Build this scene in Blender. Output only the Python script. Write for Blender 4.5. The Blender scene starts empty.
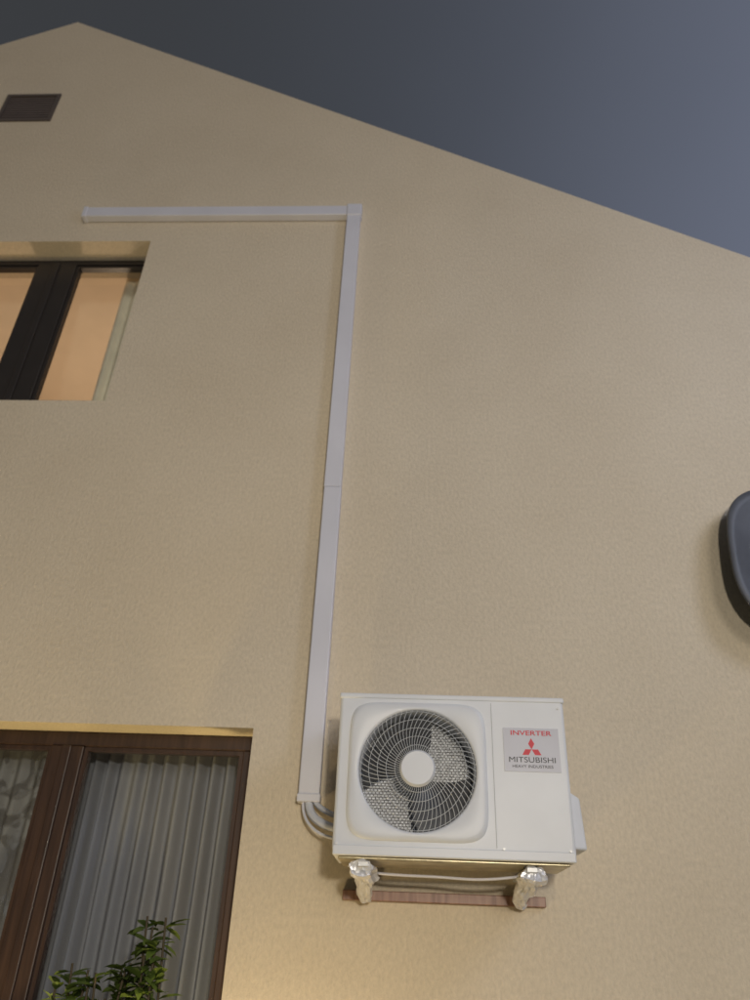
import bpy, bmesh, math, random
from mathutils import Vector, Matrix, noise
random.seed(7)
scene=bpy.context.scene
rad=math.radians

# ------------------------------------------------------------------ helpers
def link(o,parent=None):
    scene.collection.objects.link(o)
    if parent is not None: o.parent=parent
    return o
def empty(name,loc=(0,0,0)):
    e=bpy.data.objects.new(name,None); e.empty_display_size=.2
    scene.collection.objects.link(e); return e
def mesh_obj(name,bm,mat,parent=None,smooth=False):
    me=bpy.data.meshes.new(name); bm.normal_update(); bm.to_mesh(me); bm.free()
    if smooth:
        for p in me.polygons: p.use_smooth=True
    if mat: me.materials.append(mat)
    return link(bpy.data.objects.new(name,me),parent)
def add_box(bm,x0,x1,y0,y1,z0,z1):
    vs=[bm.verts.new((x,y,z)) for x in (x0,x1) for y in (y0,y1) for z in (z0,z1)]
    for f in [(0,1,3,2),(4,6,7,5),(0,4,5,1),(2,3,7,6),(0,2,6,4),(1,5,7,3)]:
        bm.faces.new([vs[i] for i in f])
def box(name,x0,x1,y0,y1,z0,z1,mat,parent=None,bev=0,seg=2):
    bm=bmesh.new(); add_box(bm,x0,x1,y0,y1,z0,z1)
    bmesh.ops.recalc_face_normals(bm,faces=bm.faces)
    if bev>0:
        bmesh.ops.bevel(bm,geom=list(bm.edges),offset=bev,segments=seg,profile=.5,affect='EDGES')
    return mesh_obj(name,bm,mat,parent)
def prism_xz(name,pts,y0,y1,mat,parent=None,bev=0):
    bm=bmesh.new()
    a=[bm.verts.new((x,y0,z)) for x,z in pts]; b=[bm.verts.new((x,y1,z)) for x,z in pts]
    bm.faces.new(a); bm.faces.new(b[::-1]); n=len(pts)
    for i in range(n): bm.faces.new((a[i],b[i],b[(i+1)%n],a[(i+1)%n]))
    bmesh.ops.recalc_face_normals(bm,faces=bm.faces)
    if bev>0: bmesh.ops.bevel(bm,geom=list(bm.edges),offset=bev,segments=2,profile=.5,affect='EDGES')
    return mesh_obj(name,bm,mat,parent)
def tube(name,paths,r,mat,parent=None,cyc=False,smooth=True):
    if isinstance(paths[0],Vector) or isinstance(paths[0][0],(int,float)): paths=[paths]
    cu=bpy.data.curves.new(name,'CURVE'); cu.dimensions='3D'; cu.bevel_depth=r; cu.bevel_resolution=1; cu.resolution_u=6
    for p in paths:
        if smooth:
            s=cu.splines.new('NURBS'); s.points.add(len(p)-1)
            for i,q in enumerate(p): s.points[i].co=(*q,1)
            s.order_u=min(4,len(p)); s.use_endpoint_u=not cyc; s.use_cyclic_u=cyc
        else:
            s=cu.splines.new('POLY'); s.points.add(len(p)-1)
            for i,q in enumerate(p): s.points[i].co=(*q,1)
            s.use_cyclic_u=cyc
    cu.use_fill_caps=True
    cu.materials.append(mat)
    return link(bpy.data.objects.new(name,cu),parent)
def boolean(ob,cutters,op='DIFFERENCE'):
    for c in cutters:
        m=ob.modifiers.new('b','BOOLEAN'); m.operation=op; m.object=c; m.solver='EXACT'
    bpy.context.view_layer.update()
    dg=bpy.context.evaluated_depsgraph_get()
    me=bpy.data.meshes.new_from_object(ob.evaluated_get(dg))
    ob.modifiers.clear(); ob.data=me
    for c in cutters: bpy.data.objects.remove(c,do_unlink=True)

# ------------------------------------------------------------------ materials
def newmat(name):
    m=bpy.data.materials.new(name); m.use_nodes=True
    nt=m.node_tree; return m,nt,nt.nodes['Principled BSDF'],nt.nodes['Material Output']
def mat(name,col,rough=.5,metal=0,var=.06,vscale=6,bump=0,bscale=80,spec=.5):
    m,nt,b,o=newmat(name); N=nt.nodes; L=nt.links
    tc=N.new('ShaderNodeTexCoord')
    n=N.new('ShaderNodeTexNoise'); n.inputs['Scale'].default_value=vscale; n.inputs['Detail'].default_value=3
    L.new(tc.outputs['Object'],n.inputs['Vector'])
    mr=N.new('ShaderNodeMapRange'); mr.inputs[1].default_value=.3; mr.inputs[2].default_value=.7
    mr.inputs[3].default_value=1-var*2; mr.inputs[4].default_value=1+var
    L.new(n.outputs['Fac'],mr.inputs[0])
    mx=N.new('ShaderNodeVectorMath'); mx.operation='SCALE'; mx.inputs[0].default_value=col
    L.new(mr.outputs[0],mx.inputs['Scale']); L.new(mx.outputs[0],b.inputs['Base Color'])
    b.inputs['Roughness'].default_value=rough; b.inputs['Metallic'].default_value=metal
    b.inputs['Specular IOR Level'].default_value=spec
    if bump>0:
        n2=N.new('ShaderNodeTexNoise'); n2.inputs['Scale'].default_value=bscale; n2.inputs['Detail'].default_value=2
        L.new(tc.outputs['Object'],n2.inputs['Vector'])
        bp=N.new('ShaderNodeBump'); bp.inputs['Strength'].default_value=bump; bp.inputs['Distance'].default_value=.004
        L.new(n2.outputs['Fac'],bp.inputs['Height']); L.new(bp.outputs[0],b.inputs['Normal'])
    return m
def stucco():
    m,nt,b,o=newmat('stucco'); N=nt.nodes; L=nt.links
    tc=N.new('ShaderNodeTexCoord')
    mp=N.new('ShaderNodeMapping'); mp.inputs['Scale'].default_value=(1.0,1.0,.6); L.new(tc.outputs['Object'],mp.inputs[0])
    g=N.new('ShaderNodeTexNoise'); g.inputs['Scale'].default_value=80; g.inputs['Detail'].default_value=3; g.inputs['Roughness'].default_value=.7
    L.new(mp.outputs[0],g.inputs['Vector'])
    bp=N.new('ShaderNodeBump'); bp.inputs['Strength'].default_value=.75; bp.inputs['Distance'].default_value=.004
    L.new(g.outputs['Fac'],bp.inputs['Height']); L.new(bp.outputs[0],b.inputs['Normal'])
    big=N.new('ShaderNodeTexNoise'); big.inputs['Scale'].default_value=.9; big.inputs['Detail'].default_value=4; big.inputs['Roughness'].default_value=.6
    L.new(tc.outputs['Object'],big.inputs['Vector'])
    cr=N.new('ShaderNodeValToRGB'); cr.color_ramp.elements[0].position=.3; cr.color_ramp.elements[1].position=.72
    cr.color_ramp.elements[0].color=(.595,.51,.385,1); cr.color_ramp.elements[1].color=(.66,.575,.445,1)
    L.new(big.outputs['Fac'],cr.inputs[0])
    fr=N.new('ShaderNodeMapRange'); fr.inputs[1].default_value=.25; fr.inputs[2].default_value=.75; fr.inputs[3].default_value=.86; fr.inputs[4].default_value=1.10
    L.new(g.outputs['Fac'],fr.inputs[0])
    sc=N.new('ShaderNodeVectorMath'); sc.operation='SCALE'; L.new(cr.outputs[0],sc.inputs[0]); L.new(fr.outputs[0],sc.inputs['Scale'])
    L.new(sc.outputs[0],b.inputs['Base Color']); b.inputs['Roughness'].default_value=.92; b.inputs['Specular IOR Level'].default_value=.2
    return m
def glass_mat():
    m,nt,b,o=newmat('window_glass'); N=nt.nodes; L=nt.links; N.remove(b)
    t=N.new('ShaderNodeBsdfTransparent'); t.inputs[0].default_value=(.9,.93,.92,1)
    g=N.new('ShaderNodeBsdfGlossy'); g.inputs['Roughness'].default_value=.02
    f=N.new('ShaderNodeLayerWeight'); f.inputs[0].default_value=.5
    p=N.new('ShaderNodeMath'); p.operation='POWER'; p.inputs[1].default_value=4; L.new(f.outputs['Facing'],p.inputs[0])
    q=N.new('ShaderNodeMath'); q.operation='MULTIPLY_ADD'; q.inputs[1].default_value=.85; q.inputs[2].default_value=.06; L.new(p.outputs[0],q.inputs[0])
    mx=N.new('ShaderNodeMixShader'); L.new(q.outputs[0],mx.inputs[0]); L.new(t.outputs[0],mx.inputs[1]); L.new(g.outputs[0],mx.inputs[2])
    L.new(mx.outputs[0],o.inputs[0]); return m
def lace_mat(name,col,floral):
    m,nt,b,o=newmat(name); N=nt.nodes; L=nt.links
    b.inputs['Base Color'].default_value=(*col,1); b.inputs['Roughness'].default_value=.9
    t=N.new('ShaderNodeBsdfTransparent'); m2=N.new('ShaderNodeMixShader')
    tc=N.new('ShaderNodeTexCoord')
    if floral:
        n=N.new('ShaderNodeTexNoise'); n.inputs['Scale'].default_value=9; n.inputs['Distortion'].default_value=1.2; n.inputs['Detail'].default_value=2
        L.new(tc.outputs['Object'],n.inputs['Vector'])
        r=N.new('ShaderNodeMapRange'); r.inputs[1].default_value=.45; r.inputs[2].default_value=.56; r.inputs[3].default_value=.7; r.inputs[4].default_value=.35
        L.new(n.outputs['Fac'],r.inputs[0]); L.new(r.outputs[0],m2.inputs[0])
    else:
        m2.inputs[0].default_value=.2
    L.new(b.outputs[0],m2.inputs[1]); L.new(t.outputs[0],m2.inputs[2]); L.new(m2.outputs[0],o.inputs[0]); return m
def coil_mat():
    m,nt,b,o=newmat('heat_exchanger_fins'); N=nt.nodes; L=nt.links
    tc=N.new('ShaderNodeTexCoord'); mp=N.new('ShaderNodeMapping'); mp.inputs['Rotation'].default_value=(rad(90),0,0)
    L.new(tc.outputs['Object'],mp.inputs[0])
    br=N.new('ShaderNodeTexBrick'); br.inputs['Scale'].default_value=1; br.inputs['Brick Width'].default_value=.013; br.inputs['Row Height'].default_value=.0095
    br.inputs['Mortar Size'].default_value=.002; br.inputs['Color1'].default_value=(.88,.9,.93,1); br.inputs['Color2'].default_value=(.76,.78,.82,1); br.inputs['Mortar'].default_value=(.12,.12,.13,1)
    L.new(mp.outputs[0],br.inputs['Vector']); L.new(br.outputs['Color'],b.inputs['Base Color'])
    b.inputs['Roughness'].default_value=.45; return m
def emis(name,col,s):
    m,nt,b,o=newmat(name); b.inputs['Base Color'].default_value=(*col,1)
    b.inputs['Emission Color'].default_value=(*col,1); b.inputs['Emission Strength'].default_value=s
    try: m.cycles.emission_sampling='NONE'
    except Exception: pass
    return m
def wood_mat(name,c0,c1):
    m,nt,b,o=newmat(name); N=nt.nodes; L=nt.links
    tc=N.new('ShaderNodeTexCoord'); mp=N.new('ShaderNodeMapping'); mp.inputs['Scale'].default_value=(30,30,2.5); L.new(tc.outputs['Object'],mp.inputs[0])
    n=N.new('ShaderNodeTexNoise'); n.inputs['Scale'].default_value=1.5; n.inputs['Detail'].default_value=4; n.inputs['Distortion'].default_value=.6; L.new(mp.outputs[0],n.inputs['Vector'])
    cr=N.new('ShaderNodeValToRGB'); cr.color_ramp.elements[0].position=.35; cr.color_ramp.elements[1].position=.65
    cr.color_ramp.elements[0].color=(*c0,1); cr.color_ramp.elements[1].color=(*c1,1); L.new(n.outputs['Fac'],cr.inputs[0]); L.new(cr.outputs[0],b.inputs['Base Color'])
    b.inputs['Roughness'].default_value=.45; return m
def foil_mat():
    m,nt,b,o=newmat('crumpled_wrap'); N=nt.nodes; L=nt.links
    b.inputs['Base Color'].default_value=(.74,.74,.77,1); b.inputs['Metallic'].default_value=.3; b.inputs['Roughness'].default_value=.33
    tc=N.new('ShaderNodeTexCoord'); v=N.new('ShaderNodeTexVoronoi'); v.inputs['Scale'].default_value=60; L.new(tc.outputs['Object'],v.inputs['Vector'])
    bp=N.new('ShaderNodeBump'); bp.inputs['Strength'].default_value=.6; bp.inputs['Distance'].default_value=.005; L.new(v.outputs['Distance'],bp.inputs['Height']); L.new(bp.outputs[0],b.inputs['Normal']); return m
def ground_mat():
    m,nt,b,o=newmat('yard_ground'); N=nt.nodes; L=nt.links
    tc=N.new('ShaderNodeTexCoord'); n=N.new('ShaderNodeTexNoise'); n.inputs['Scale'].default_value=.8; n.inputs['Detail'].default_value=6; L.new(tc.outputs['Object'],n.inputs['Vector'])
    cr=N.new('ShaderNodeValToRGB'); cr.color_ramp.elements[0].position=.35; cr.color_ramp.elements[1].position=.65
    cr.color_ramp.elements[0].color=(.05,.065,.03,1); cr.color_ramp.elements[1].color=(.12,.11,.08,1); L.new(n.outputs['Fac'],cr.inputs[0]); L.new(cr.outputs[0],b.inputs['Base Color'])
    b.inputs['Roughness'].default_value=.95
    n2=N.new('ShaderNodeTexNoise'); n2.inputs['Scale'].default_value=60; L.new(tc.outputs['Object'],n2.inputs['Vector'])
    bp=N.new('ShaderNodeBump'); bp.inputs['Distance'].default_value=.02; L.new(n2.outputs['Fac'],bp.inputs['Height']); L.new(bp.outputs[0],b.inputs['Normal']); return m
def leaf_mat():
    m,nt,b,o=newmat('leaf'); N=nt.nodes; L=nt.links
    tc=N.new('ShaderNodeTexCoord'); n=N.new('ShaderNodeTexNoise'); n.inputs['Scale'].default_value=14; L.new(tc.outputs['Object'],n.inputs['Vector'])
    cr=N.new('ShaderNodeValToRGB'); cr.color_ramp.elements[0].position=.35; cr.color_ramp.elements[1].position=.7
    cr.color_ramp.elements[0].color=(.05,.09,.015,1); cr.color_ramp.elements[1].color=(.15,.21,.04,1); L.new(n.outputs['Fac'],cr.inputs[0]); L.new(cr.outputs[0],b.inputs['Base Color'])
    b.inputs['Roughness'].default_value=.5
    tr=N.new('ShaderNodeBsdfTranslucent'); L.new(cr.outputs[0],tr.inputs[0])
    mx=N.new('ShaderNodeMixShader'); mx.inputs[0].default_value=.3; L.new(b.outputs[0],mx.inputs[1]); L.new(tr.outputs[0],mx.inputs[2]); L.new(mx.outputs[0],o.inputs[0]); return m

STUC=stucco(); GLASS=glass_mat()
BROWN=wood_mat('brown_frame',(.028,.014,.009),(.052,.027,.017)); DARKF=mat('dark_frame',(.03,.025,.022),.4)
PVC=mat('white_pvc',(.64,.64,.70),.4,var=.03,vscale=3)
ACW=mat('ac_painted_steel',(.67,.68,.70),.42,var=.03,vscale=4)
ACG=mat('grille_plastic',(.50,.51,.51),.4,var=.02)
DARK=mat('dark_plastic',(.02,.021,.023),.5); BLADE=mat('fan_blade',(.06,.062,.068),.4)
COIL=coil_mat(); FOIL=foil_mat(); GALV=mat('zinc_plated_pan',(.5,.44,.3),.35,metal=.7,var=.15,vscale=14,bump=.3,bscale=40)
STEEL=mat('painted_bracket',(.6,.6,.6),.4,metal=.2)
RUST=wood_mat('copper_brown_rail',(.18,.09,.06),(.30,.17,.12))
RED=mat('red_print',(.6,.02,.04),.5); BLACK=mat('black_print',(.02,.02,.025),.5); STK=mat('sticker_silver',(.42,.42,.47),.4,metal=.05,var=.02)
ROOF=mat('roof_metal',(.05,.05,.055),.6); INT=mat('room_plaster',(.75,.66,.54),.9,var=.02); INTF=mat('room_floor',(.25,.15,.08),.5)
LACE=lace_mat('voile_curtain',(.34,.34,.38),False); LACEF=lace_mat('floral_lace',(.34,.34,.37),True); CURT=mat('curtain_cloth',(.9,.82,.66),.9)
DISH=mat('dark_dish_paint',(.085,.09,.105),.5,var=.15); LEAF=leaf_mat(); STEM=mat('stem',(.08,.06,.03),.8)

# ------------------------------------------------------------------ ground
bm=bmesh.new(); s=300
bm.faces.new([bm.verts.new(p) for p in ((-s,-s,0),(s,-s,0),(s,s,0),(-s,s,0))]); mesh_obj('ground',bm,ground_mat())

# ------------------------------------------------------------------ house
house=empty('house')
PX,PZ,K=-2.76,7.98,.593
HW=5.5; EZ=PZ-K*HW
XL,XR=PX-HW,PX+HW; DEP=8.5
wall=prism_xz('gable_wall',[(XL,0),(XR,0),(XR,EZ),(PX,PZ),(XL,EZ)],0,.3,STUC,house)
UW=(-3.05,-1.645,4.08,5.345); LW=(-2.75,-.638,.95,2.377); VT=(-3.03,-2.625,6.62,6.95)
cut=[box('c',a,b,-.2,.6,c,d,None) for a,b,c,d in (UW,LW)]+[box('c',VT[0]+.02,VT[1]-.02,-.2,.2,VT[2]+.02,VT[3]-.02,None)]
boolean(wall,cut)
box('side_wall_right',XR-.3,XR,.3,DEP,0,EZ-.02,STUC,house); box('side_wall_left',XL,XL+.3,.3,DEP,0,EZ-.02,STUC,house)
prism_xz('back_wall',[(XL,0),(XR,0),(XR,EZ),(PX,PZ),(XL,EZ)],DEP,DEP+.3,STUC,house)
T=.07
for sgn,nm in ((1,'roof_slope_right'),(-1,'roof_slope_left')):
    x1=PX+sgn*(HW+.45); z1=PZ-K*(HW+.45)
    prism_xz(nm,[(PX,PZ+.004),(x1,z1+.004),(x1,z1+T),(PX,PZ+T+.01)],.13,DEP+.35,ROOF,house)
box('mid_floor',XL+.3,XR-.3,.302,DEP-.002,2.8,3.0,INT,house)
box('ground_floor',XL+.3,XR-.3,.302,DEP-.002,.3,.5,INTF,house)
box('upper_ceiling',-5.6,.1,.302,5,5.62,5.72,INT,house)
box('upper_partition_a',-.5,-.4,.302,5,3.002,5.618,INT,house); box('upper_partition_b',-5.5,-5.4,.302,5,3.002,5.618,INT,house)
box('upper_partition_c',-5.39,-.51,4.2,4.3,3.002,5.618,INT,house)
box('lower_partition',-5.39,1.2,3.2,3.3,.502,2.798,INT,house)
VF=mat('vent_frame',(.10,.08,.07),.6)
for nm,a in (('vent_frame_top',(VT[0],VT[1],VT[3]-.025,VT[3])),('vent_frame_bottom',(VT[0],VT[1],VT[2],VT[2]+.025)),('vent_frame_l',(VT[0],VT[0]+.025,VT[2]+.025,VT[3]-.025)),('vent_frame_r',(VT[1]-.025,VT[1],VT[2]+.025,VT[3]-.025))):
    box(nm,a[0],a[1],-.010,.03,a[2],a[3],VF,house)
bm=bmesh.new()
z=VT[2]+.03
while z<VT[3]-.03:
    add_box(bm,VT[0]+.026,VT[1]-.026,.0,.012,z,z+.018); z+=.028
bmesh.ops.recalc_face_normals(bm,faces=bm.faces)
mesh_obj('vent_louvres',bm,mat('vent_louvre',(.12,.095,.085),.6),house)
def window(nm,W,fm,y0,fw,mull,bot=True):
    x0,x1,z0,z1=W; y1=y0+.07
    box(nm+'_frame_top',x0,x1,y0,y1,z1-fw,z1-.002,fm,house,.004); box(nm+'_frame_bottom',x0,x1,y0,y1,z0+.002,z0+fw,fm,house,.004)
    box(nm+'_frame_l',x0+.002,x0+fw,y0,y1,z0+fw+.001,z1-fw-.001,fm,house,.004); box(nm+'_frame_r',x1-fw,x1-.002,y0,y1,z0+fw+.001,z1-fw-.001,fm,house,.004)
    a,b=mull
    box(nm+'_mullion',a,b,y0-.004,y1,z0+fw+.001,z1-fw-.001,fm,house,.004)
    box(nm+'_mullion_strip',(a+b)/2-.02,(a+b)/2+.02,y0-.016,y0-.0045,z0+fw+.001,z1-fw-.001,fm,house,.004)
    for i,(p,q) in enumerate(((x0+fw,a),(b,x1-fw))):
        e=.018
        for j,(u,v,w,t) in enumerate(((p,q,z1-fw-e,z1-fw-.001),(p,q,z0+fw+.001,z0+fw+e),(p+.0005,p+e,z0+fw+e,z1-fw-e),(q-e,q-.0005,z0+fw+e,z1-fw-e))):
            box('%s_bead_%d_%d'%(nm,i,j),u,v,y0+.012,y0+.05,w,t,fm,house)
        bm=bmesh.new(); y=y0+.03
        bm.faces.new([bm.verts.new(c) for c in ((p+.004,y,z0+fw+.004),(q-.004,y,z0+fw+.004),(q-.004,y,z1-fw-.004),(p+.004,y,z1-fw-.004))])
        mesh_obj('%s_glass_%d'%(nm,i),bm,GLASS,house)
window('upper_window',UW,DARKF,.15,.04,(-2.41,-2.16))
window('lower_window',LW,BROWN,.14,.06,(-1.525,-1.385))
box('upper_sill',UW[0]+.002,UW[1]-.002,.012,.149,UW[2]+.001,UW[2]+.010,DARKF,house)
box('lower_sill',LW[0]-.02,LW[1]+.02,-.05,.139,LW[2]-.012,LW[2]+.012,BROWN,house)
def curtain(nm,x0,x1,y,z0,z1,amp,wl,m):
    bm=bmesh.new(); nx=int((x1-x0)/.006); nz=14; g=[]
    for i in range(nx+1):
        x=x0+(x1-x0)*i/nx; c=[]
        for j in range(nz+1):
            t=j/nz; z=z1+(z0-z1)*t
            ph=x/wl*6.283+2.6*noise.noise(Vector((x*3,0,t*.6)))
            a=amp*(.6+.8*noise.noise(Vector((x*6,3,t*.8))))*(.8+.3*t)
            c.append(bm.verts.new((x+.004*noise.noise(Vector((x*9,t*3,5))),y+a*math.sin(ph),z)))
        g.append(c)
    for i in range(nx):
        for j in range(nz): bm.faces.new((g[i][j],g[i+1][j],g[i+1][j+1],g[i][j+1]))
    return mesh_obj(nm,bm,m,house,True)
curtain('lower_curtain',-1.50,-.45,.37,.6,2.5,.055,.066,LACE)
curtain('lower_lace_curtain',-2.9,-1.46,.36,.6,2.5,.035,.09,LACEF)
curtain('upper_curtain',-1.93,-1.5,.37,3.1,5.58,.022,.07,CURT)
def point(nm,loc,e,col,r,parent=None):
    l=bpy.data.lights.new(nm,'POINT'); l.energy=e; l.color=col; l.shadow_soft_size=r
    o=bpy.data.objects.new(nm,l); o.location=loc; return link(o,parent)
def globe(nm,loc,r,m,parent):
    bm=bmesh.new(); bmesh.ops.create_uvsphere(bm,u_segments=24,v_segments=14,radius=r,matrix=Matrix.Translation(loc)); return mesh_obj(nm,bm,m,parent,True)
point('upper_room_light',(-2.5,1.5,4.0),38,(1,.72,.50),.12,house)
tube('floor_lamp_stand',[(-2.5,1.5,3.0),(-2.5,1.5,3.8)],.015,DARK,house,smooth=False)
point('lower_room_light',(-1.9,2.0,2.3),1.2,(1,.8,.6),.1,house)

# ------------------------------------------------------------------ cable trunking
tr=empty('cable_trunking')
dl,dr=-.425,-.342
box('vertical_lower',dl,dr,-.052,-.001,2.10,3.524,PVC,tr,.005)
box('vertical_upper',dl-.0015,dr-.001,-.052,-.001,3.5245,5.525,PVC,tr,.004)
box('elbow',dl-.006,dr+.006,-.058,-.0008,5.512,5.618,PVC,tr,.008)
box('horizontal',-2.10,dl-.004,-.052,-.001,5.522,5.606,PVC,tr,.006)
box('end_cap',-2.112,-2.085,-.055,-.0008,5.518,5.610,PVC,tr,.004)
box('bottom_collar',dl-.004,dr+.004,-.055,-.0008,2.092,2.122,PVC,tr,.004)
INS=mat('pipe_insulation',(.62,.64,.7),.6,bump=.3,bscale=120)
tube('insulated_pipe_large',[(-.385,-.03,2.12),(-.385,-.032,2.06),(-.34,-.06,2.02),(-.27,-.09,1.99),(-.15,-.09,1.99),(.1,-.09,2.0)],.017,INS,tr)
tube('insulated_pipe_small',[(-.365,-.03,2.12),(-.362,-.032,2.09),(-.32,-.055,2.06),(-.25,-.08,2.03),(-.1,-.08,2.03)],.011,INS,tr)
tube('control_cable',[(-.405,-.03,2.12),(-.41,-.035,2.06),(-.37,-.07,1.99),(-.28,-.1,1.95),(-.1,-.1,1.95)],.006,PVC,tr)

# ------------------------------------------------------------------ outdoor AC unit
ac=empty('outdoor_air_conditioner')
X0,X1,Z0,Z1,YF,YB=-.25,.55,1.888,2.412,-.40,-.12
FX,FZ,FR=.03,2.152,.203
body=box('casing',X0,X1,YF,YB,Z0,Z1,ACW,ac,.012,3)
def cyl(name,x,z,r,y0,y1,m,parent,seg=96):
    bm=bmesh.new(); bmesh.ops.create_cone(bm,cap_ends=True,segments=seg,radius1=r,radius2=r,depth=y1-y0,matrix=Matrix.Translation((x,(y0+y1)/2,z))@Matrix.Rotation(rad(90),4,'X'))
    return mesh_obj(name,bm,m,parent)
boolean(body,[cyl('c',FX,FZ,FR,-.6,-.20,None,None)])
body.data.materials.clear(); body.data.materials.append(ACW)
bm=bmesh.new(); NS=128
def sup(hx,hz,y,p=7):
    o=[]
    for i in range(NS):
        t=2*math.pi*i/NS; c,s=math.cos(t),math.sin(t)
        r=(abs(c/hx)**p+abs(s/hz)**p)**(-1/p); o.append(bm.verts.new((FX+r*c,y,FZ+r*s)))
    return o
def circ(r,y): return [bm.verts.new((FX+r*math.cos(2*math.pi*i/NS),y,FZ+r*math.sin(2*math.pi*i/NS))) for i in range(NS)]
R=[sup(.240,.230,YF-.0005),sup(.236,.226,YF-.007),sup(.226,.216,YF-.009,6.5),circ(FR+.007,YF-.012),circ(FR+.001,YF-.009),circ(FR-.002,YF),circ(FR-.004,YF+.09)]
for a,b in zip(R,R[1:]):
    for i in range(NS): bm.faces.new((a[i],a[(i+1)%NS],b[(i+1)%NS],b[i]))
bmesh.ops.recalc_face_normals(bm,faces=bm.faces)
sh=mesh_obj('fan_shroud',bm,ACW,ac,True)
cyl('heat_exchanger',FX,FZ,FR-.001,-.265,-.255,COIL,ac)
bm=bmesh.new()
def blade(a0,a1):
    g=[]; n=10
    for i in range(n+1):
        t=i/n; c=[]
        for j in range(6):
            s=j/5; r=.045+s*.150; a=rad(a0+(a1-a0)*t)+.35*(s-.5)
            c.append(bm.verts.new((FX+r*math.cos(a),-.345+.05*t,FZ+r*math.sin(a))))
        g.append(c)
    for i in range(n):
        for j in range(5): bm.faces.new((g[i][j],g[i+1][j],g[i+1][j+1],g[i][j+1]))
blade(66,140); blade(146,186); blade(262,350)
fb=mesh_obj('fan_blades',bm,BLADE,ac,True)
cyl('fan_motor_hub',FX,FZ,.055,-.352,-.27,BLADE,ac)
paths=[]
NW=64
for k in range(NW):
    a=2*math.pi*k/NW; p=[]
    for j in range(9):
        s=j/8; r=.05+s*(FR-.05); aa=a-.40*(s**1.2)
        p.append((FX+r*math.cos(aa),YF-.018+.014*s*s,FZ+r*math.sin(aa)))
    paths.append(p)
tube('fan_guard_spokes',paths,.0012,ACG,ac,smooth=False)
rings=[]
for r in (.078,.108,.138,.168,.197):
    s=(r-.05)/(FR-.05)
    rings.append([(FX+r*math.cos(t*6.28318/64),YF-.0195+.014*s*s,FZ+r*math.sin(t*6.28318/64)) for t in range(64)])
tube('fan_guard_rings',rings,.0011,ACG,ac,cyc=True,smooth=False)
bm=bmesh.new(); bmesh.ops.create_cone(bm,cap_ends=True,segments=48,radius1=.062,radius2=.055,depth=.012,matrix=Matrix.Translation((FX,YF-.024,FZ))@Matrix.Rotation(rad(90),4,'X'))
mesh_obj('fan_guard_cap',bm,ACW,ac)
box('lid',X0-.003,X1+.003,YF-.003,YB+.003,Z1-.018,Z1+.002,ACW,ac,.006,3)
box('base_skirt',X0+.003,X1-.003,YF-.002,YB,Z0-.012,Z0+.02,ACW,ac,.004)
box('base_pan',X0+.02,X1-.02,YF+.02,YB-.01,Z0-.022,Z0-.0125,GALV,ac,.004)
box('panel_seam',.291,.2930,YF-.0010,YF+.002,Z0+.024,Z1-.024,mat('seam_shadow',(.45,.45,.45),.7),ac)
for i,(x,z) in enumerate(((.285+.03,1.91),(.53,1.91),(-.235,1.91),(.53,2.375))):
    cyl('screw_%d'%i,x,z,.004,YF-.004,YF+.001,STEEL,ac,12)
bm=bmesh.new()
P=[(X1-.002,-.33,1.925),(X1-.002,-.14,1.925),(X1+.055,-.16,1.925),(X1+.055,-.31,1.925)]
Q=[(X1-.002,-.33,2.115),(X1-.002,-.14,2.115),(X1+.045,-.16,2.09),(X1+.045,-.31,2.09)]
a=[bm.verts.new(p) for p in P]; b=[bm.verts.new(p) for p in Q]
bm.faces.new(a); bm.faces.new(b)
for i in range(4): bm.faces.new((a[i],a[(i+1)%4],b[(i+1)%4],b[i]))
bmesh.ops.recalc_face_normals(bm,faces=bm.faces); bmesh.ops.bevel(bm,geom=list(bm.edges),offset=.008,segments=3,profile=.5,affect='EDGES')
mesh_obj('valve_cover',bm,ACW,ac)
box('sticker',.330,.523,YF-.002,YF+.001,2.155,2.303,STK,ac)
def text(nm,s,x,z,size,m,sx=1,off=0):
    cu=bpy.data.curves.new(nm,'FONT'); cu.body=s; cu.size=size; cu.align_x='CENTER'; cu.extrude=.0003; cu.offset=off
    o=bpy.data.objects.new(nm,cu); o.rotation_euler=(rad(90),0,0); o.location=(x,YF-.0026,z); o.scale=(sx,1,1); cu.materials.append(m); return link(o,ac)
text('inverter_lettering','INVERTER',.4265,2.278,.023,RED,1.4,.0003)
text('brand_lettering','MITSUBISHI',.4265,2.186,.026,BLACK,1.25)
text('small_lettering','HEAVY INDUSTRIES',.4265,2.168,.014,BLACK,1.15)
bm=bmesh.new(); cx,cz=.4265,2.230
for ang in (90,210,330):
    a=rad(ang); u=Vector((math.cos(a),math.sin(a))); L_=.038; v=Vector((-u.y,u.x))
    pts=[Vector((0,0)),u*L_/2+v*L_*.289,u*L_,u*L_/2-v*L_*.289]
    bm.faces.new([bm.verts.new((cx+p.x,YF-.0027,cz+p.y)) for p in pts])
mesh_obj('diamond_emblem',bm,RED,ac)
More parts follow.
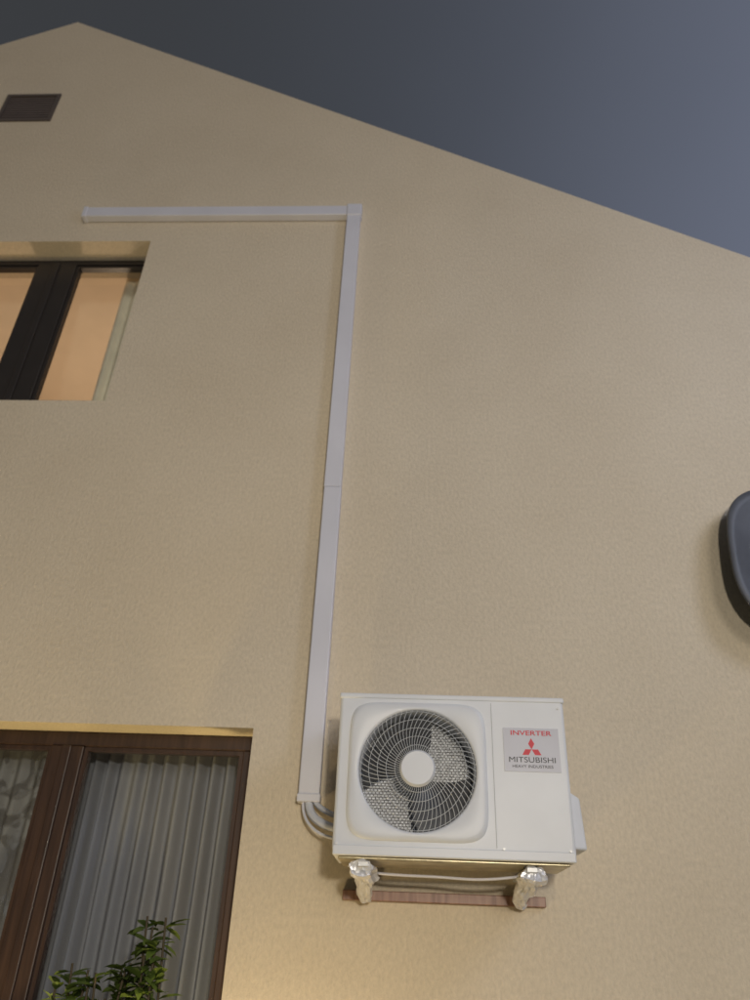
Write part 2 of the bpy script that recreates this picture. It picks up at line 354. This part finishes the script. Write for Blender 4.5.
def bracket(x,i):
    box('bracket_arm_%d'%i,x-.018,x+.018,-.385,-.004,1.845,1.861,STEEL,ac,.002)
    prism=bmesh.new()
    pts=[(-.38,1.844),(-.38,1.835),(-.03,1.765),(-.004,1.765),(-.004,1.844)]
    a=[prism.verts.new((x-.0015,y,z)) for y,z in pts]; b=[prism.verts.new((x+.0015,y,z)) for y,z in pts]
    prism.faces.new(a); prism.faces.new(b[::-1])
    for k in range(5): prism.faces.new((a[k],b[k],b[(k+1)%5],a[(k+1)%5]))
    bmesh.ops.recalc_face_normals(prism,faces=prism.faces); mesh_obj('bracket_web_%d'%i,prism,STEEL,ac)
    bm=bmesh.new(); n,m=20,16; g=[]
    for j in range(m+1):
        t=j/m; c=Vector((x+.008*math.sin(t*5+i),-.375+.33*t,1.842-.064*t)); row=[]
        rx=.040-.018*t; rz=.026-.004*t
        for k in range(n):
            a=2*math.pi*k/n; p=Vector((math.cos(a)*rx,0,math.sin(a)*rz))
            d=1+.6*noise.noise(Vector((p.x*45+i*9,t*7,p.z*45)))
            row.append(bm.verts.new(c+p*d+Vector((0,.02*noise.noise(Vector((k*.9,t*7,i))),0))))
        g.append(row)
    for j in range(m):
        for k in range(n): bm.faces.new((g[j][k],g[j][(k+1)%n],g[j+1][(k+1)%n],g[j+1][k]))
    bm.faces.new(g[0]); bm.faces.new(g[-1][::-1])
    bmesh.ops.recalc_face_normals(bm,faces=bm.faces); mesh_obj('foil_wrap_%d'%i,bm,FOIL,ac)
    box('rubber_foot_%d'%i,x-.02,x+.02,-.36,-.32,1.8612,1.8655,DARK,ac)
bracket(-.145,0); bracket(.405,1)
box('wall_rail',-.235,.50,-.022,-.001,1.766,1.800,RUST,ac,.003)
tube('loose_cord',[(-.24,-.13,1.89),(-.2,-.18,1.85),(-.05,-.22,1.835),(.12,-.2,1.84),(.25,-.24,1.825),(.4,-.26,1.845),(.44,-.2,1.86)],.005,PVC,ac)

# ------------------------------------------------------------------ satellite dish
dish=empty('satellite_dish')
bm=bmesh.new(); n,m=64,10; g=[]
hx,hz,pw=.34,.36,3.0
for j in range(m+1):
    s=j/m; row=[]
    for k in range(n):
        a=2*math.pi*k/n; ca,sa=math.cos(a),math.sin(a)
        x=hx*s*math.copysign(abs(ca)**(2/pw),ca); z=hz*s*math.copysign(abs(sa)**(2/pw),sa)
        row.append((x,-.07*s*s,z))
    g.append([bm.verts.new(p) for p in row] if j else bm.verts.new((0,0,0)))
for k in range(n): bm.faces.new((g[0],g[1][k],g[1][(k+1)%n]))
for j in range(1,m):
    for k in range(n): bm.faces.new((g[j][k],g[j+1][k],g[j+1][(k+1)%n],g[j][(k+1)%n]))
d=mesh_obj('reflector',bm,DISH,dish,True); so=d.modifiers.new('s','SOLIDIFY'); so.thickness=.012
d.location=(1.715,-.085,3.12); d.rotation_euler=(rad(-3),rad(6),rad(2))
tube('mast',[(1.72,-.001,2.98),(1.72,-.08,3.0)],.03,STEEL,dish,smooth=False)
tube('feed_arm',[(1.76,-.15,2.77),(1.82,-.45,2.73),(1.90,-.66,2.87)],.012,STEEL,dish)
bm=bmesh.new(); bmesh.ops.create_cone(bm,cap_ends=True,segments=24,radius1=.035,radius2=.025,depth=.1,matrix=Matrix.Translation((1.90,-.66,2.91))@Matrix.Rotation(rad(70),4,'X')); mesh_obj('receiver_head',bm,STEEL,dish)
box('wall_plate',1.66,1.78,-.012,-.001,2.91,3.05,STEEL,dish,.002)

# ------------------------------------------------------------------ shrub by the window
shrub=empty('leafy_shrub'); bm=bmesh.new(); stems=[]
base=Vector((-.92,-.26,0))
def leaf(p,d,up,l,w):
    d=d.normalized(); sd=d.cross(up)
    if sd.length<1e-3: return
    sd.normalize(); nn=sd.cross(d)
    prof=[(0,0),(.25,.8),(.5,1),(.78,.62),(1,0)]
    mid=[p+d*l*t-nn*(.18*l*t*t) for t,_ in prof]
    A=[mid[i]+sd*w*.5*prof[i][1]+nn*.12*w for i in range(1,4)]; B=[mid[i]-sd*w*.5*prof[i][1]+nn*.12*w for i in range(1,4)]
    M=[bm.verts.new(q) for q in mid]; A=[bm.verts.new(q) for q in A]; B=[bm.verts.new(q) for q in B]
    for S,rev in ((A,0),(B,1)):
        fs=[(M[0],S[0],M[1]),(M[1],S[0],S[1],M[2]),(M[2],S[1],S[2],M[3]),(M[3],S[2],M[4])]
        for f in fs: bm.faces.new(f[::-1] if rev else f)
for i in range(22):
    tx=random.uniform(-.24,.22)
    tip=Vector((-.91+tx,-.20+random.uniform(-.12,.10),random.uniform(1.42,1.57)+(.12 if abs(tx-.10)<.07 else 0)))
    b0=base+Vector((random.uniform(-.06,.06),random.uniform(-.05,.05),0)); p=[]
    for j in range(11):
        t=j/10; q=b0.lerp(tip,t); q.x+=.05*math.sin(t*3+i)*t+(tip.x-b0.x)*.3*math.sin(t*3.14); q.z=tip.z*t
        p.append(q)
        if t>.25:
            for k in range(10):
                f=random.random(); qq=q+Vector((0,0,-f*.12)); a=random.uniform(0,6.283)
                leaf(qq,Vector((math.cos(a),math.sin(a),random.uniform(-.4,.8))),Vector((random.uniform(-.3,.3),random.uniform(-.3,.3),1)),random.uniform(.045,.09),random.uniform(.026,.046))
    stems.append(p)
mesh_obj('foliage',bm,LEAF,shrub,True); tube('stems',stems,.004,STEM,shrub)

# ------------------------------------------------------------------ lamps outside the frame, inferred and added
gl=empty('garden_lamp')
tube('post',[(-.55,-.55,0),(-.55,-.55,.62)],.025,DARK,gl,smooth=False)
box('shade',-.59,-.51,-.59,-.51,.62,.65,DARK,gl,.004)
globe('bulb',(-.55,-.55,.70),.045,emis('warm_bulb',(1,.75,.4),6),gl); point('garden_light',(-.55,-.55,.80),22,(1,.76,.40),.05,gl)
gs=empty('lintel_fill')  # added spot, aimed up to brighten the lintel undersides
bm=bmesh.new(); bmesh.ops.create_cone(bm,cap_ends=True,segments=24,radius1=.04,radius2=.06,depth=.12,matrix=Matrix.Translation((-1.6,-.38,.06))); mesh_obj('fill_housing',bm,DARK,gs)
l=bpy.data.lights.new('lintel_fill_beam','SPOT'); l.energy=120; l.color=(1,.76,.36); l.spot_size=rad(75); l.spot_blend=.8; l.shadow_soft_size=.04
o=bpy.data.objects.new('lintel_fill_beam',l); o.location=(-1.6,-.38,.15)
o.rotation_euler=Vector((.12,.14,1)).to_track_quat('-Z','Y').to_euler(); link(o,gs)
sl=empty('street_lamp')
tube('pole',[(3.6,-2.8,0),(3.6,-2.8,4.5),(3.55,-2.75,4.8),(3.3,-2.6,4.9)],.05,STEEL,sl,smooth=False)
box('lamp_head',2.75,3.3,-2.71,-2.49,4.86,4.96,STEEL,sl,.02)
box('lamp_lens',2.8,3.25,-2.68,-2.52,4.845,4.858,emis('cool_lens',(.75,.82,1),8),sl)
point('street_light',(3.0,-2.6,4.4),112,(.66,.75,1),.5,sl)
yl=empty('wall_fill')  # added fill light behind the camera; its fall-off dims the wall toward the gable
tube('post',[(.7,-5.2,0),(.7,-5.2,2.1)],.04,DARK,yl,smooth=False)
globe('fill_globe',(.7,-5.2,2.22),.12,emis('soft_white_globe',(1,.9,.75),8),yl)
point('wall_fill_light',(.7,-5.03,2.3),285,(1,.92,.78),.12,yl)

# ------------------------------------------------------------------ world, sun
w=bpy.data.worlds.new('World'); scene.world=w; w.use_nodes=True; N=w.node_tree.nodes; L=w.node_tree.links
bg=N['Background']; sky=N.new('ShaderNodeTexSky'); sky.sky_type='NISHITA'; sky.sun_disc=False
SA=rad(162)
sky.sun_elevation=rad(3); sky.sun_rotation=SA; sky.dust_density=3; sky.air_density=1.2
tc=N.new('ShaderNodeTexCoord'); sp=N.new('ShaderNodeSeparateXYZ'); L.new(tc.outputs['Generated'],sp.inputs[0])
mr=N.new('ShaderNodeMapRange'); mr.inputs[1].default_value=-.45; mr.inputs[2].default_value=.55
L.new(sp.outputs[0],mr.inputs[0])
cr=N.new('ShaderNodeValToRGB'); cr.color_ramp.interpolation='B_SPLINE'; cr.color_ramp.elements[0].color=(.040,.040,.042,1); cr.color_ramp.elements[1].color=(.17,.19,.26,1); cr.color_ramp.elements.new(.5).color=(.042,.046,.055,1)
L.new(mr.outputs[0],cr.inputs[0])
hz=N.new('ShaderNodeTexNoise'); hz.inputs['Scale'].default_value=1.6; hz.inputs['Detail'].default_value=3; L.new(tc.outputs['Generated'],hz.inputs['Vector'])
hm=N.new('ShaderNodeMapRange'); hm.inputs[3].default_value=.8; hm.inputs[4].default_value=1.2; L.new(hz.outputs['Fac'],hm.inputs[0])
hs=N.new('ShaderNodeVectorMath'); hs.operation='SCALE'; L.new(cr.outputs[0],hs.inputs[0]); L.new(hm.outputs[0],hs.inputs['Scale'])
sc=N.new('ShaderNodeVectorMath'); sc.operation='SCALE'; sc.inputs['Scale'].default_value=.012; L.new(sky.outputs[0],sc.inputs[0])
ad=N.new('ShaderNodeVectorMath'); ad.operation='ADD'; L.new(sc.outputs[0],ad.inputs[0]); L.new(hs.outputs[0],ad.inputs[1])
L.new(ad.outputs[0],bg.inputs[0]); bg.inputs[1].default_value=1.0
sun=bpy.data.lights.new('sun','SUN'); sun.energy=.48; sun.angle=rad(14); sun.color=(1,.93,.82)
so=bpy.data.objects.new('sun',sun); link(so)
dirn=Vector((-.22,1,-.16)); so.rotation_euler=dirn.to_track_quat('-Z','Y').to_euler(); so.location=(2,-9,4)

# ------------------------------------------------------------------ camera
cam=bpy.data.cameras.new('camera'); co=bpy.data.objects.new('camera',cam); link(co)
cam.sensor_fit='VERTICAL'; cam.sensor_height=36; cam.lens=27; cam.clip_start=.05; cam.clip_end=1500
cam.dof.use_dof=True; cam.dof.focus_distance=2.3; cam.dof.aperture_fstop=2.4
M=Matrix.Rotation(rad(3.31),4,'Z')@Matrix.Rotation(rad(90+31.199),4,'X')@Matrix.Rotation(rad(2.457),4,'Z')
co.matrix_world=Matrix.Translation((0,-3.1,1.6))@M
scene.camera=co
scene.view_settings.view_transform='Standard'; scene.view_settings.look='None'; scene.view_settings.exposure=0
